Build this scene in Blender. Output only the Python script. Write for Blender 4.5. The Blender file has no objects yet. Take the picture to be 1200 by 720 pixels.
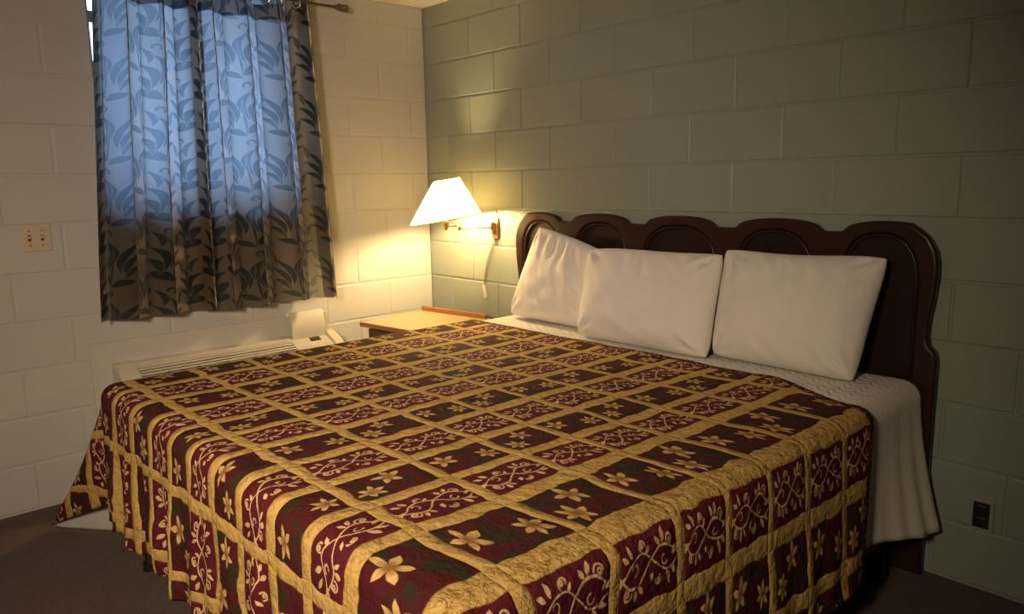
import bpy, bmesh, math, random
from mathutils import Vector, Matrix, noise

random.seed(7)
C = bpy.context.scene.collection
SC = bpy.context.scene
PI = math.pi

# ------------------------------------------------------------------ camera
CAM = Vector((3.650, -2.679, 1.370))
YAW, PITCH, ROLL, FPX = math.radians(137.582), math.radians(-9.584), math.radians(-1.035), 874.47
fw = Vector((math.cos(PITCH) * math.cos(YAW), math.cos(PITCH) * math.sin(YAW), math.sin(PITCH)))
rt = Vector((math.sin(YAW), -math.cos(YAW), 0))
up = rt.cross(fw)
r2 = rt * math.cos(ROLL) + up * math.sin(ROLL)
u2 = -rt * math.sin(ROLL) + up * math.cos(ROLL)
cd = bpy.data.cameras.new('camera')
cd.sensor_width = 36.0
cd.sensor_fit = 'HORIZONTAL'
cd.lens = FPX * 36.0 / 1200.0
cd.clip_start = 0.02
cam = bpy.data.objects.new('camera', cd)
C.objects.link(cam)
M = Matrix((r2, u2, -fw)).transposed().to_4x4()
M.translation = CAM
cam.matrix_world = M
SC.camera = cam

# ------------------------------------------------------------------ view, world, lights
SC.view_settings.view_transform = 'Standard'
SC.view_settings.look = 'None'
SC.view_settings.gamma = 1.0
SC.view_settings.use_curve_mapping = False
SC.view_settings.exposure = 0.0

SKY_STRENGTH = 10.0
BULB_STRENGTH = 880.0
ROOM_LAMP_W = 20.0

world = bpy.data.worlds.new('daylight')
SC.world = world
world.use_nodes = True
bg = world.node_tree.nodes['Background']
bg.inputs['Color'].default_value = (0.38, 0.60, 1.0, 1)
bg.inputs['Strength'].default_value = SKY_STRENGTH

def area_light(name, loc, target, w, h, watts, color, portal=False, spread=PI):
    l = bpy.data.lights.new(name, 'AREA')
    l.shape = 'RECTANGLE'
    l.size, l.size_y = w, h
    l.energy = watts
    l.color = color
    l.spread = spread
    if portal:
        l.cycles.is_portal = True
    o = bpy.data.objects.new(name, l)
    C.objects.link(o)
    o.location = loc
    d = (Vector(target) - Vector(loc)).normalized()
    o.rotation_euler = d.to_track_quat('-Z', 'Y').to_euler()
    return o

area_light('window_daylight', (-0.16, -1.33, 1.80), (1, -1.33, 1.80), 0.82, 1.02, 1.0, (1, 1, 1), portal=True)
# the second lamp of the room, on the side behind the camera
area_light('second_lamp', (3.35, -3.40, 1.75), (1.32, -1.32, 0.70), 0.30, 0.30, ROOM_LAMP_W, (1.0, 0.77, 0.55), spread=math.radians(88))

# ------------------------------------------------------------------ node helper
class X:
    """a socket (or number) with arithmetic; builds math nodes"""
    t = None
    def __init__(s, v): s.v = v
    @staticmethod
    def op(name, *a):
        n = X.t.nodes.new('ShaderNodeMath'); n.operation = name
        for i, k in enumerate(a):
            k = k.v if isinstance(k, X) else k
            if isinstance(k, (int, float)): n.inputs[i].default_value = float(k)
            else: X.t.links.new(k, n.inputs[i])
        return X(n.outputs[0])
    def __add__(s, o): return X.op('ADD', s, o)
    __radd__ = __add__
    def __sub__(s, o): return X.op('SUBTRACT', s, o)
    def __rsub__(s, o): return X.op('SUBTRACT', o, s)
    def __mul__(s, o): return X.op('MULTIPLY', s, o)
    __rmul__ = __mul__
    def __truediv__(s, o): return X.op('DIVIDE', s, o)
    def __neg__(s): return X.op('MULTIPLY', s, -1.0)
def xmin(a, *b):
    for k in b: a = X.op('MINIMUM', a, k)
    return a
def xmax(a, *b):
    for k in b: a = X.op('MAXIMUM', a, k)
    return a
def xabs(a): return X.op('ABSOLUTE', a)
def xsin(a): return X.op('SINE', a)
def xfloor(a): return X.op('FLOOR', a)
def xround(a): return X.op('ROUND', a)
def xsqrt(a): return X.op('SQRT', a)
def lt(a, b): return X.op('LESS_THAN', a, b)
def gt(a, b): return X.op('GREATER_THAN', a, b)
def cover(d, w):
    """1 inside (d<0), 0 outside, soft over w"""
    n = X.t.nodes.new('ShaderNodeMapRange'); n.interpolation_type = 'SMOOTHSTEP'
    X.t.links.new(d.v, n.inputs['Value'])
    n.inputs['From Min'].default_value = -w; n.inputs['From Max'].default_value = w
    n.inputs['To Min'].default_value = 1; n.inputs['To Max'].default_value = 0
    return X(n.outputs['Result'])
def mixc(f, a, b):
    n = X.t.nodes.new('ShaderNodeMix'); n.data_type = 'RGBA'
    def put(sock, v):
        if isinstance(v, X): X.t.links.new(v.v, sock)
        elif isinstance(v, (tuple, list)): sock.default_value = (*v[:3], 1)
        else: X.t.links.new(v, sock)
    if isinstance(f, X): X.t.links.new(f.v, n.inputs[0])
    else: n.inputs[0].default_value = f
    put(n.inputs[6], a); put(n.inputs[7], b)
    return n.outputs[2]
def nz(vec, scale, detail=3, rough=0.5, dist=0.0):
    n = X.t.nodes.new('ShaderNodeTexNoise')
    n.inputs['Scale'].default_value = scale; n.inputs['Detail'].default_value = detail
    n.inputs['Roughness'].default_value = rough; n.inputs['Distortion'].default_value = dist
    if vec is not None: X.t.links.new(vec, n.inputs['Vector'])
    return X(n.outputs['Fac'])
def coords(kind='Object'):
    n = X.t.nodes.new('ShaderNodeTexCoord')
    return n.outputs[kind]
def position():
    return X.t.nodes.new('ShaderNodeNewGeometry').outputs['Position']
def vmap(vec, scale=(1, 1, 1), rot=(0, 0, 0)):
    n = X.t.nodes.new('ShaderNodeMapping')
    n.inputs['Scale'].default_value = scale; n.inputs['Rotation'].default_value = rot
    X.t.links.new(vec, n.inputs['Vector'])
    return n.outputs[0]
def sep(vec):
    n = X.t.nodes.new('ShaderNodeSeparateXYZ'); X.t.links.new(vec, n.inputs[0])
    return X(n.outputs[0]), X(n.outputs[1]), X(n.outputs[2])
def combine(a, b, c=0.0):
    n = X.t.nodes.new('ShaderNodeCombineXYZ')
    for i, k in enumerate((a, b, c)):
        if isinstance(k, X): X.t.links.new(k.v, n.inputs[i])
        else: n.inputs[i].default_value = k
    return n.outputs[0]
def bump(h, strength=0.3, dist=0.01, normal=None):
    n = X.t.nodes.new('ShaderNodeBump')
    n.inputs['Strength'].default_value = strength; n.inputs['Distance'].default_value = dist
    X.t.links.new(h.v, n.inputs['Height'])
    if normal is not None: X.t.links.new(normal, n.inputs['Normal'])
    return n.outputs[0]
def new_mat(name):
    m = bpy.data.materials.new(name); m.use_nodes = True
    X.t = m.node_tree
    return m, m.node_tree.nodes['Principled BSDF']
def setp(b, color=None, rough=None, metal=None, normal=None, spec=None, sheen=None):
    L = X.t.links
    if color is not None:
        if isinstance(color, (tuple, list)): b.inputs['Base Color'].default_value = (*color[:3], 1)
        else: L.new(color, b.inputs['Base Color'])
    if rough is not None:
        if isinstance(rough, X): L.new(rough.v, b.inputs['Roughness'])
        else: b.inputs['Roughness'].default_value = rough
    if metal is not None: b.inputs['Metallic'].default_value = metal
    if normal is not None: L.new(normal, b.inputs['Normal'])
    if spec is not None: b.inputs['Specular IOR Level'].default_value = spec
    if sheen is not None: b.inputs['Sheen Weight'].default_value = sheen

def plain(name, c, rough=0.5, metal=0.0, var=0.08, scale=30, spec=0.5, bumpy=0.0):
    m, b = new_mat(name)
    n = nz(position(), scale, 3)
    col = mixc(n, tuple(k * (1 - var) for k in c), tuple(min(1, k * (1 + var)) for k in c))
    nor = bump(nz(position(), scale * 6, 3), bumpy, 0.003) if bumpy else None
    setp(b, col, rough, metal, nor, spec)
    return m

# ------------------------------------------------------------------ materials
def mat_wall(name, c, pits=0.30):
    m, b = new_mat(name)
    P = position()
    broad = nz(P, 1.3, 4)
    fine = nz(P, 60, 4)
    col = mixc(broad, tuple(k * 0.94 for k in c), tuple(k * 1.05 for k in c))
    # pitted faces of the cinder blocks, only in patches
    vor = X.t.nodes.new('ShaderNodeTexVoronoi'); vor.inputs['Scale'].default_value = 130
    X.t.links.new(P, vor.inputs['Vector'])
    pit = cover(X(vor.outputs['Distance']) - 0.22, 0.12)
    patch = cover(0.52 - nz(P, 3.1, 3), 0.10)
    h = fine * 0.35 - pit * patch * 0.9
    setp(b, col, 0.42, normal=bump(h, pits, 0.004), spec=0.45)
    return m

M_CREAM = mat_wall('cream_block_paint', (0.545, 0.525, 0.495), 0.18)
M_SAGE = mat_wall('sage_block_paint', (0.265, 0.288, 0.242), 0.30)
M_PLAINWALL = plain('cream_plain_paint', (0.62, 0.58, 0.52), 0.6, var=0.04, scale=2)
M_CEIL = plain('ceiling_paint', (0.70, 0.66, 0.60), 0.9, var=0.05, scale=20, bumpy=0.5)
M_TRIM = plain('cream_trim_paint', (0.56, 0.53, 0.48), 0.4, var=0.03, scale=6)
M_PLASTIC = plain('almond_plastic', (0.58, 0.54, 0.45), 0.35, var=0.03, scale=9)
M_PLASTIC_IN = plain('dark_grille_plastic', (0.045, 0.042, 0.038), 0.6)
M_SWITCH = plain('switch_ivory_plastic', (0.60, 0.50, 0.35), 0.4, var=0.04, scale=60)
M_DARKPLASTIC = plain('black_brown_plastic', (0.012, 0.011, 0.010), 0.4)
M_SCREEN = plain('dull_display', (0.03, 0.03, 0.025), 0.2)
M_BRASS = plain('worn_brass', (0.60, 0.42, 0.18), 0.32, 1.0, var=0.2, scale=40)
M_RODMETAL = plain('pewter_rod', (0.20, 0.16, 0.12), 0.38, 0.9, var=0.15, scale=60)
M_GROMMET = plain('bright_grommet', (0.55, 0.53, 0.50), 0.25, 1.0)
M_BLACKMETAL = plain('black_steel', (0.012, 0.011, 0.011), 0.5, 0.2)
M_CORD = plain('brown_cord', (0.16, 0.12, 0.06), 0.4)
M_MATTRESS = plain('mattress_ticking', (0.30, 0.27, 0.23), 0.9)
M_FRAME = plain('window_aluminium', (0.55, 0.55, 0.55), 0.4, 0.7)

def mat_carpet():
    m, b = new_mat('brown_carpet')
    P = position()
    n1 = nz(P, 2.6, 4); n2 = nz(P, 190, 3)
    col = mixc(n1, (0.080, 0.040, 0.028), (0.140, 0.074, 0.054))
    col = mixc(n2, col, (0.068, 0.034, 0.026))
    setp(b, col, 0.95, normal=bump(n2 + n1 * 2.0 + nz(P, 14, 3) * 1.2, 0.9, 0.012), spec=0.1, sheen=0.2)
    return m
M_CARPET = mat_carpet()

def mat_wood(name, dark, light, rough, axis='X', scale=1.0):
    m, b = new_mat(name)
    P = coords('Object')
    sc = {'X': (1.5, 22, 22), 'Z': (22, 22, 1.5), 'Y': (22, 1.5, 22)}[axis]
    v = vmap(P, tuple(k * scale for k in sc))
    g = nz(v, 2.2, 5, 0.62, 0.6)
    g2 = nz(v, 9.0, 3)
    col = mixc(g * 0.75 + g2 * 0.25, dark, light)
    setp(b, col, rough, normal=bump(g2, 0.08, 0.002), spec=0.3)
    return m
M_HEADWOOD = mat_wood('dark_cherry_wood', (0.014, 0.0055, 0.0035), (0.050, 0.018, 0.010), 0.34)
M_HEADPANEL = mat_wood('dark_panel_wood', (0.011, 0.0045, 0.003), (0.028, 0.010, 0.006), 0.38, 'Z')
M_STANDTOP = mat_wood('maple_laminate', (0.50, 0.36, 0.19), (0.60, 0.45, 0.26), 0.35, 'X', 0.8)
M_STANDEDGE = mat_wood('orange_oak_edge', (0.30, 0.13, 0.045), (0.42, 0.20, 0.07), 0.4)
M_STANDBODY = mat_wood('brown_cabinet_wood', (0.075, 0.032, 0.016), (0.12, 0.055, 0.028), 0.45, 'Z')

def mat_linen(name, c, quilt=False):
    m, b = new_mat(name)
    P = coords('Object')
    weave = nz(P, 420, 2)
    wr = nz(P, 7.0, 5, 0.55, 0.8)
    h = weave * 0.08 + wr * 1.3
    if quilt:
        uv = coords('UV')
        u, v, _ = sep(uv)
        # scalloped quilting lines, 7 cm pitch
        s = v * 26.0 + xabs(xsin(u * (PI * 19.0))) * 0.8
        fade = cover(u - 2.72, 0.06) * 0.9 + 0.1
        d = xabs((s - xfloor(s)) - 0.5) * -1.0 + 0.5
        h = h * 0.6 + X.op('POWER', d * 2.0, 0.45) * 0.9 * fade
    col = mixc(wr, tuple(k * 0.95 for k in c), c)
    setp(b, col, 0.85, normal=bump(h, 0.35 if not quilt else 0.55, 0.010), spec=0.25, sheen=0.15)
    return m
M_PILLOW = mat_linen('white_pillowcase', (0.74, 0.70, 0.64))
M_PAD = mat_linen('white_quilted_pad', (0.74, 0.69, 0.60), True)
M_LINING = plain('white_lining', (0.70, 0.66, 0.60), 0.9)

# ---- the bedspread print: u counts column bands, v counts cross bands
def leaf_d(Px, Qx, cx, cy, ang, L, w, k=0.0):
    c, s = math.cos(ang), math.sin(ang)
    a = Px - cx; b_ = Qx - cy
    x_ = a * (c / L) + b_ * (s / L)
    y_ = b_ * c - a * s
    if k: y_ = y_ + x_ * x_ * (k * L * L)
    y_ = xabs(y_)
    return y_ - (1.0 - x_ * x_) * w
def ring_d(Px, Qx, cx, cy, r, t, gap=None):
    a = Px - cx; b_ = Qx - cy
    rr = xsqrt(a * a + b_ * b_)
    d = xabs(rr - r) - t
    if gap is not None:
        d = xmax(d, (a * math.cos(gap) + b_ * math.sin(gap)) - rr * 0.62)
    return d
def flower_d(Px, Qx, cx, cy, R, n, w, rot):
    a = Px - cx; b_ = Qx - cy
    r = xsqrt(a * a + b_ * b_)
    th = X.op('ARCTAN2', b_, a) + (rot + 20 * PI)
    k = 2 * PI / n
    f = X.op('MODULO', th, k) - k / 2
    x_ = r * X.op('COSINE', f) / R
    y_ = xabs(r * xsin(f))
    return y_ - x_ * (1.0 - x_) * (4 * w), r

def mat_spread():
    m, b = new_mat('printed_quilted_bedspread')
    t = X.t
    uvn = t.nodes.new('ShaderNodeUVMap'); uvn.uv_map = 'pattern'
    u, v, _ = sep(uvn.outputs[0])
    P = position()
    wob = (nz(combine(u * 0.9, v * 0.9), 3.0, 2) - 0.5)
    u = u + wob * 0.16
    v = v + (nz(combine(u * 0.7 + 31.0, v * 0.7), 3.0, 2) - 0.5) * 0.16
    PU, PV = 0.172, 0.222
    nu, nv = xround(u), xround(v)
    du = (u - nu) * PU
    dv = (v - nv) * PV
    wide = xmax(lt(xabs(nu - 11.0), 0.25), lt(xabs(nu), 0.25))
    hw = 0.0210 + wide * 0.0060
    band_u = xabs(du) - hw
    band_v = xabs(dv) - 0.0155
    # which cell
    ci, ri = xfloor(u), xfloor(v)
    fu = (u - ci) - 0.5
    fv = (v - ri) - 0.5
    Q = fu * PU
    Pm = fv * PV
    vine = X.op('MODULO', ci + 20.0, 2.0)
    vine = xmin(vine, lt(ci, 12.5))
    # ---- vine motif (twofold symmetry about the cell centre)
    sg = X.op('SIGN', Pm)
    Pa = xabs(Pm); Qa = Q * sg
    w = 1.7
    s1 = xabs(Q - xsin(Pm * 34.0) * 0.026) - 0.0028
    s2 = xabs(Q + xsin(Pm * 34.0 + 0.55) * 0.023) - 0.0022
    shapes = xmin(s1, s2,
                  ring_d(Pa, Qa, 0.068, 0.030, 0.0105, 0.0019, -2.2), ring_d(Pa, Qa, 0.071, 0.0285, 0.0042, 0.0020),
                  ring_d(Pa, Qa, 0.022, -0.036, 0.0095, 0.0018, 1.9), ring_d(Pa, Qa, 0.0235, -0.0375, 0.0035, 0.0020),
                  ring_d(Pa, Qa, 0.047, -0.003, 0.0085, 0.0017, 0.6),
                  leaf_d(Pa, Qa, 0.086, 0.004, 0.5, 0.013, 0.0052),
                  leaf_d(Pa, Qa, 0.047, 0.041, 1.2, 0.012, 0.0055),
                  leaf_d(Pa, Qa, 0.030, 0.036, 2.1, 0.011, 0.0048),
                  leaf_d(Pa, Qa, 0.060, -0.037, -1.1, 0.014, 0.0058),
                  leaf_d(Pa, Qa, 0.079, -0.028, -0.4, 0.012, 0.005),
                  leaf_d(Pa, Qa, 0.004, -0.026, 0.9, 0.011, 0.005))
    vmask = cover(shapes, 0.0011)
    # ---- leaf and star flower cells: pair at both ends, or two in the middle
    alt = X.op('MODULO', ri + xfloor(ci * 0.5) + 40.0, 2.0)
    cx1 = (alt * 0.115) - 0.060
    f1, r1 = flower_d(Pm, Q, cx1 * 1.0 + 0.0, 0.012 + alt * 0.010, 0.034, 6, 0.0068, 0.3)
    cx2 = 0.056 - alt * 0.066
    f2, r2_ = flower_d(Pm, Q, cx2, -0.018 - alt * 0.012, 0.036, 5, 0.0078, 0.9)
    fl = xmin(f1, f2)
    rr = xmin(r1, r2_)
    fmask = cover(fl, 0.0014)
    blot = cover(0.53 - nz(combine(u * 1.0, v * 1.2), 3.6, 3, 0.5, 0.6), 0.08)
    # ---- colours
    burg = mixc(nz(P, 90, 3), (0.082, 0.0100, 0.0150), (0.118, 0.0160, 0.0215))
    green = (0.024, 0.030, 0.014)
    dim = mixc(blot * 0.8, (0.078, 0.0115, 0.0140), green)
    flow = mixc(cover(rr - 0.014, 0.010), (0.66, 0.44, 0.17), (0.30, 0.15, 0.04))
    cellA = mixc(vmask, burg, (0.70, 0.47, 0.24))
    cellB = mixc(fmask, dim, flow)
    cell = mixc(vine, cellB, cellA)
    g1 = nz(combine(u * 1.0, v * 1.25), 7.0, 3, 0.5, 1.2)
    scroll = cover(xabs(g1 - 0.5) - 0.026, 0.020)
    rib = xsin((u * PU + v * 0.0) * 900.0) * 0.5 + 0.5
    gold = mixc(X.op('MULTIPLY', nz(P, 60, 4, 0.6), 1.0), (0.44, 0.265, 0.062), (0.74, 0.520, 0.180))
    goldU = mixc(scroll * (0.50 + wide * 0.40), gold, (0.285, 0.155, 0.034))
    goldV = mixc(rib * 0.30, gold, (0.36, 0.21, 0.05))
    inU = cover(band_u, 0.0016)
    inV = cover(band_v, 0.0016)
    col = mixc(inV, cell, goldV)
    col = mixc(inU, col, goldU)
    # dark bound edge along the head of the spread
    att = t.nodes.new('ShaderNodeAttribute'); att.attribute_name = 'edge'
    ed = X(att.outputs['Fac'])
    spk = cover(0.56 - nz(P, 85, 2), 0.05)
    col = mixc(ed, col, mixc(spk, (0.045, 0.008, 0.012), (0.42, 0.24, 0.08)))
    # quilting relief: puffed cells, pinched along the bands, fine crinkle
    puff = xmin(X.op('MAXIMUM', xabs(band_u), 0.0), xabs(band_v))
    h = X.op('POWER', xmin(puff * 30.0, 1.0), 0.5) * 0.55 + nz(P, 48, 4, 0.62) * 0.95 + nz(P, 14, 2) * 0.9
    setp(b, col, 0.85, normal=bump(h, 0.75, 0.013), spec=0.12)
    return m
M_SPREAD = mat_spread()

# ---- curtain fabric: curling fronds on satin, light comes through it
def mat_curtain():
    m, b = new_mat('frond_print_curtain')
    t = X.t
    uvn = t.nodes.new('ShaderNodeUVMap'); uvn.uv_map = 'cloth'
    u, v, _ = sep(uvn.outputs[0])            # metres on the cloth
    TU, TV = 0.152, 0.265
    ci = xfloor(u / TU)
    odd = X.op('MODULO', ci + 20.0, 2.0)
    vv = v + odd * (TV * 0.5)
    a = (u - ci * TU) - TU / 2
    ri = xfloor(vv / TV)
    c = (vv - ri * TV) - TV / 2
    a = a * (1.0 - odd * 2.0)
    a = a / 0.92
    c = c / 0.92
    a = a + xsin(c * 16.0) * 0.016
    # bend the frame so that the fronds curl
    ds = []
    for (cx, cy, ang, L, w, k) in ((0.000, -0.050, 1.50, 0.105, 0.0042, 1.0), (0.010, 0.030, 1.30, 0.078, 0.0125, 5.0),
                                   (-0.018, 0.020, 1.80, 0.080, 0.0125, -5.0), (0.036, 0.004, 1.10, 0.070, 0.0130, 7.0),
                                   (-0.044, -0.004, 2.00, 0.066, 0.0125, -7.0), (0.055, -0.030, 0.85, 0.054, 0.0130, 9.0),
                                   (-0.058, -0.046, 2.30, 0.046, 0.0115, -9.0), (0.034, -0.088, 0.42, 0.050, 0.0195, 4.0),
                                   (-0.034, -0.108, 2.75, 0.042, 0.0140, -4.0), (0.062, 0.092, 1.25, 0.044, 0.0100, 8.0),
                                   (-0.060, 0.090, 1.95, 0.046, 0.0100, -8.0)):
        ds.append(leaf_d(a, c, cx, cy, ang, L, w * 1.1, k))
    d = xmin(*ds)
    rims = xmin(*[xabs(q_) for q_ in ds])
    d2 = ring_d(a, c, 0.040, 0.125, 0.013, 0.0040, -1.2)
    d = xmin(d, d2)
    leaf = cover(d, 0.0016)
    rim = cover(rims - 0.0011, 0.0010)
    vein = xsin((a * 1.0 + c * 0.2) * 700.0) * 0.5 + 0.5
    ground = mixc(nz(P_ := position(), 60, 3), (0.360, 0.275, 0.175), (0.470, 0.365, 0.240))
    leafc = mixc(vein * 0.5, (0.026, 0.030, 0.028), (0.095, 0.095, 0.085))
    col = mixc(leaf, ground, leafc)
    col = mixc(rim * 0.55, col, (0.42, 0.37, 0.28))
    rough = leaf * 0.12 + 0.28
    thread = xsin(v * 2600.0) * 0.3 + nz(combine(u * 1.0, v * 7.0), 220, 2) * 1.0
    setp(b, col, rough, normal=bump(thread + leaf * 1.5, 0.18, 0.002), spec=0.6, metal=0.85)
    tr = t.nodes.new('ShaderNodeBsdfTranslucent')
    tcol = mixc(leaf, (0.52, 0.54, 0.57), (0.36, 0.40, 0.44))
    tcol = mixc(rim * 0.6, tcol, (0.62, 0.65, 0.66))
    t.links.new(tcol, tr.inputs['Color'])
    mx = t.nodes.new('ShaderNodeMixShader'); mx.inputs[0].default_value = 0.36
    t.links.new(b.outputs[0], mx.inputs[1]); t.links.new(tr.outputs[0], mx.inputs[2])
    t.links.new(mx.outputs[0], t.nodes['Material Output'].inputs['Surface'])
    return m
M_CURTAIN = mat_curtain()

def mat_shade():
    m, b = new_mat('pleated_paper_shade')
    t = X.t
    P = coords('Object')
    x_, y_, z_ = sep(P)
    a = x_ - 0.160; a2 = y_ - 0.078; c = z_ - 0.045
    n_ = nz(P, 55, 3)
    stain = cover(xsqrt(a * a + a2 * a2 + c * c * 0.5) - 0.016 - (n_ - 0.5) * 0.03, 0.006)
    col = mixc(stain, (0.88, 0.78, 0.44), (0.07, 0.04, 0.008))
    setp(b, col, 0.8, spec=0.1)
    tr = t.nodes.new('ShaderNodeBsdfTranslucent')
    t.links.new(col, tr.inputs['Color'])
    mx = t.nodes.new('ShaderNodeMixShader'); mx.inputs[0].default_value = 0.72
    t.links.new(b.outputs[0], mx.inputs[1]); t.links.new(tr.outputs[0], mx.inputs[2])
    t.links.new(mx.outputs[0], t.nodes['Material Output'].inputs['Surface'])
    return m
M_SHADE = mat_shade()

def mat_bulb():
    m = bpy.data.materials.new('lit_bulb'); m.use_nodes = True
    t = m.node_tree
    for n in list(t.nodes): t.nodes.remove(n)
    e = t.nodes.new('ShaderNodeEmission'); o = t.nodes.new('ShaderNodeOutputMaterial')
    e.inputs['Color'].default_value = (1.0, 0.70, 0.30, 1); e.inputs['Strength'].default_value = BULB_STRENGTH
    t.links.new(e.outputs[0], o.inputs['Surface'])
    return m
M_BULB = mat_bulb()

def mat_glass():
    m = bpy.data.materials.new('window_glass'); m.use_nodes = True
    t = m.node_tree
    for n in list(t.nodes): t.nodes.remove(n)
    o = t.nodes.new('ShaderNodeOutputMaterial'); tr = t.nodes.new('ShaderNodeBsdfTransparent')
    g = t.nodes.new('ShaderNodeBsdfGlossy'); g.inputs['Roughness'].default_value = 0.02
    f = t.nodes.new('ShaderNodeFresnel'); f.inputs['IOR'].default_value = 1.45
    mx = t.nodes.new('ShaderNodeMixShader')
    tr.inputs['Color'].default_value = (0.93, 0.95, 0.95, 1)
    t.links.new(f.outputs[0], mx.inputs[0]); t.links.new(tr.outputs[0], mx.inputs[1]); t.links.new(g.outputs[0], mx.inputs[2])
    t.links.new(mx.outputs[0], o.inputs['Surface'])
    return m
M_GLASS = mat_glass()

# ------------------------------------------------------------------ object helpers
def link(name, mesh, mat=None, parent=None, smooth=False):
    o = bpy.data.objects.new(name, mesh)
    C.objects.link(o)
    if mat is not None and not mesh.materials: mesh.materials.append(mat)
    if smooth:
        for p in mesh.polygons: p.use_smooth = True
    if parent is not None: o.parent = parent
    return o
def from_bm(name, bm, mat=None, parent=None, smooth=False):
    me = bpy.data.meshes.new(name)
    bmesh.ops.recalc_face_normals(bm, faces=bm.faces)
    bm.to_mesh(me); bm.free()
    return link(name, me, mat, parent, smooth)
def empty(name, loc=(0, 0, 0), rz=0.0):
    o = bpy.data.objects.new(name, None); C.objects.link(o)
    o.empty_display_size = 0.1
    o.location = loc; o.rotation_euler = (0, 0, rz)
    return o
def tag(o, label, cat, group=None):
    o['label'] = label; o['category'] = cat
    if group: o['group'] = group
    return o
def struct(o):
    o['kind'] = 'structure'
    return o
def add_box(bm, lo, hi, bev=0.0, seg=2):
    r = bmesh.ops.create_cube(bm, size=1.0)
    vs = r['verts']
    for v in vs:
        v.co = Vector(((lo[i] + hi[i]) / 2 + v.co[i] * (hi[i] - lo[i]) for i in range(3)))
    if bev > 0:
        es = list({e for v in vs for e in v.link_edges})
        bmesh.ops.bevel(bm, geom=es, offset=bev, segments=seg, profile=0.5, affect='EDGES')
def box(name, lo, hi, mat, parent=None, bev=0.0, seg=2):
    bm = bmesh.new(); add_box(bm, lo, hi, bev, seg)
    return from_bm(name, bm, mat, parent)
def add_tube(bm, pts, r, n=10, cap=True):
    pts = [Vector(p) for p in pts]
    rings = []
    prev = None
    for i, p in enumerate(pts):
        d = (pts[min(i + 1, len(pts) - 1)] - pts[max(i - 1, 0)]).normalized()
        a = prev if prev is not None else (Vector((0, 0, 1)) if abs(d.z) < 0.9 else Vector((1, 0, 0)))
        s = d.cross(a).normalized(); a2 = s.cross(d).normalized(); prev = a2
        rr = r[i] if isinstance(r, (list, tuple)) else r
        rings.append([bm.verts.new(p + (s * math.cos(2 * PI * k / n) + a2 * math.sin(2 * PI * k / n)) * rr) for k in range(n)])
    for i in range(len(rings) - 1):
        for k in range(n):
            bm.faces.new((rings[i][k], rings[i][(k + 1) % n], rings[i + 1][(k + 1) % n], rings[i + 1][k]))
    if cap:
        bm.faces.new(rings[0][::-1]); bm.faces.new(rings[-1])
def tube(name, pts, r, mat, parent=None, n=10):
    bm = bmesh.new(); add_tube(bm, pts, r, n)
    return from_bm(name, bm, mat, parent, True)
def add_lathe(bm, prof, n=32, M4=None, cap=True):
    rings = []
    for (r, z) in prof:
        rings.append([bm.verts.new((r * math.cos(2 * PI * k / n), r * math.sin(2 * PI * k / n), z)) for k in range(n)])
    for i in range(len(rings) - 1):
        for k in range(n):
            bm.faces.new((rings[i][k], rings[i][(k + 1) % n], rings[i + 1][(k + 1) % n], rings[i + 1][k]))
    if cap:
        bm.faces.new(rings[0][::-1]); bm.faces.new(rings[-1])
    if M4 is not None:
        bmesh.ops.transform(bm, matrix=M4, verts=[v for r_ in rings for v in r_])
def lathe(name, prof, mat, parent=None, n=32, M4=None, cap=True, smooth=True):
    bm = bmesh.new(); add_lathe(bm, prof, n, M4, cap)
    return from_bm(name, bm, mat, parent, smooth)
def smoothstep(a, b, x):
    t = max(0.0, min(1.0, (x - a) / (b - a)))
    return t * t * (3 - 2 * t)
def table(tab, x):
    if x <= tab[0][0]:
        a, b = tab[0], tab[1]
    elif x >= tab[-1][0]:
        a, b = tab[-2], tab[-1]
    else:
        for i in range(len(tab) - 1):
            if tab[i][0] <= x <= tab[i + 1][0]:
                a, b = tab[i], tab[i + 1]; break
    return a[1] + (b[1] - a[1]) * (x - a[0]) / (b[0] - a[0])
def mesh_from(name, verts, faces, uvs=None, uvname='UVMap'):
    me = bpy.data.meshes.new(name)
    me.from_pydata(verts, [], faces)
    if uvs is not None:
        lay = me.uv_layers.new(name=uvname)
        for l in me.loops: lay.data[l.index].uv = uvs[l.vertex_index]
    me.update()
    return me

# ================================================================== the room
CEIL_Z = 2.354
RX, RY = 4.70, -4.50            # far corner of the room, behind the camera
Z0, CH, BW = 0.006, 0.2032, 0.4064
WIN = (-1.750, -0.90, 1.29, 2.345)   # y0 y1 z0 z1

struct(box('floor', (-0.2, RY - 0.1, -0.1), (RX + 0.1, 0.2, 0.0), M_CARPET))
struct(box('ceiling', (-0.2, RY - 0.1, CEIL_Z), (RX + 0.1, 0.2, CEIL_Z + 0.1), M_CEIL))
struct(box('wall_right', (RX, RY - 0.1, 0), (RX + 0.1, 0.0, CEIL_Z), M_PLAINWALL))
struct(box('wall_front', (0, RY - 0.1, 0), (RX, RY, CEIL_Z), M_PLAINWALL))

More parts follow.
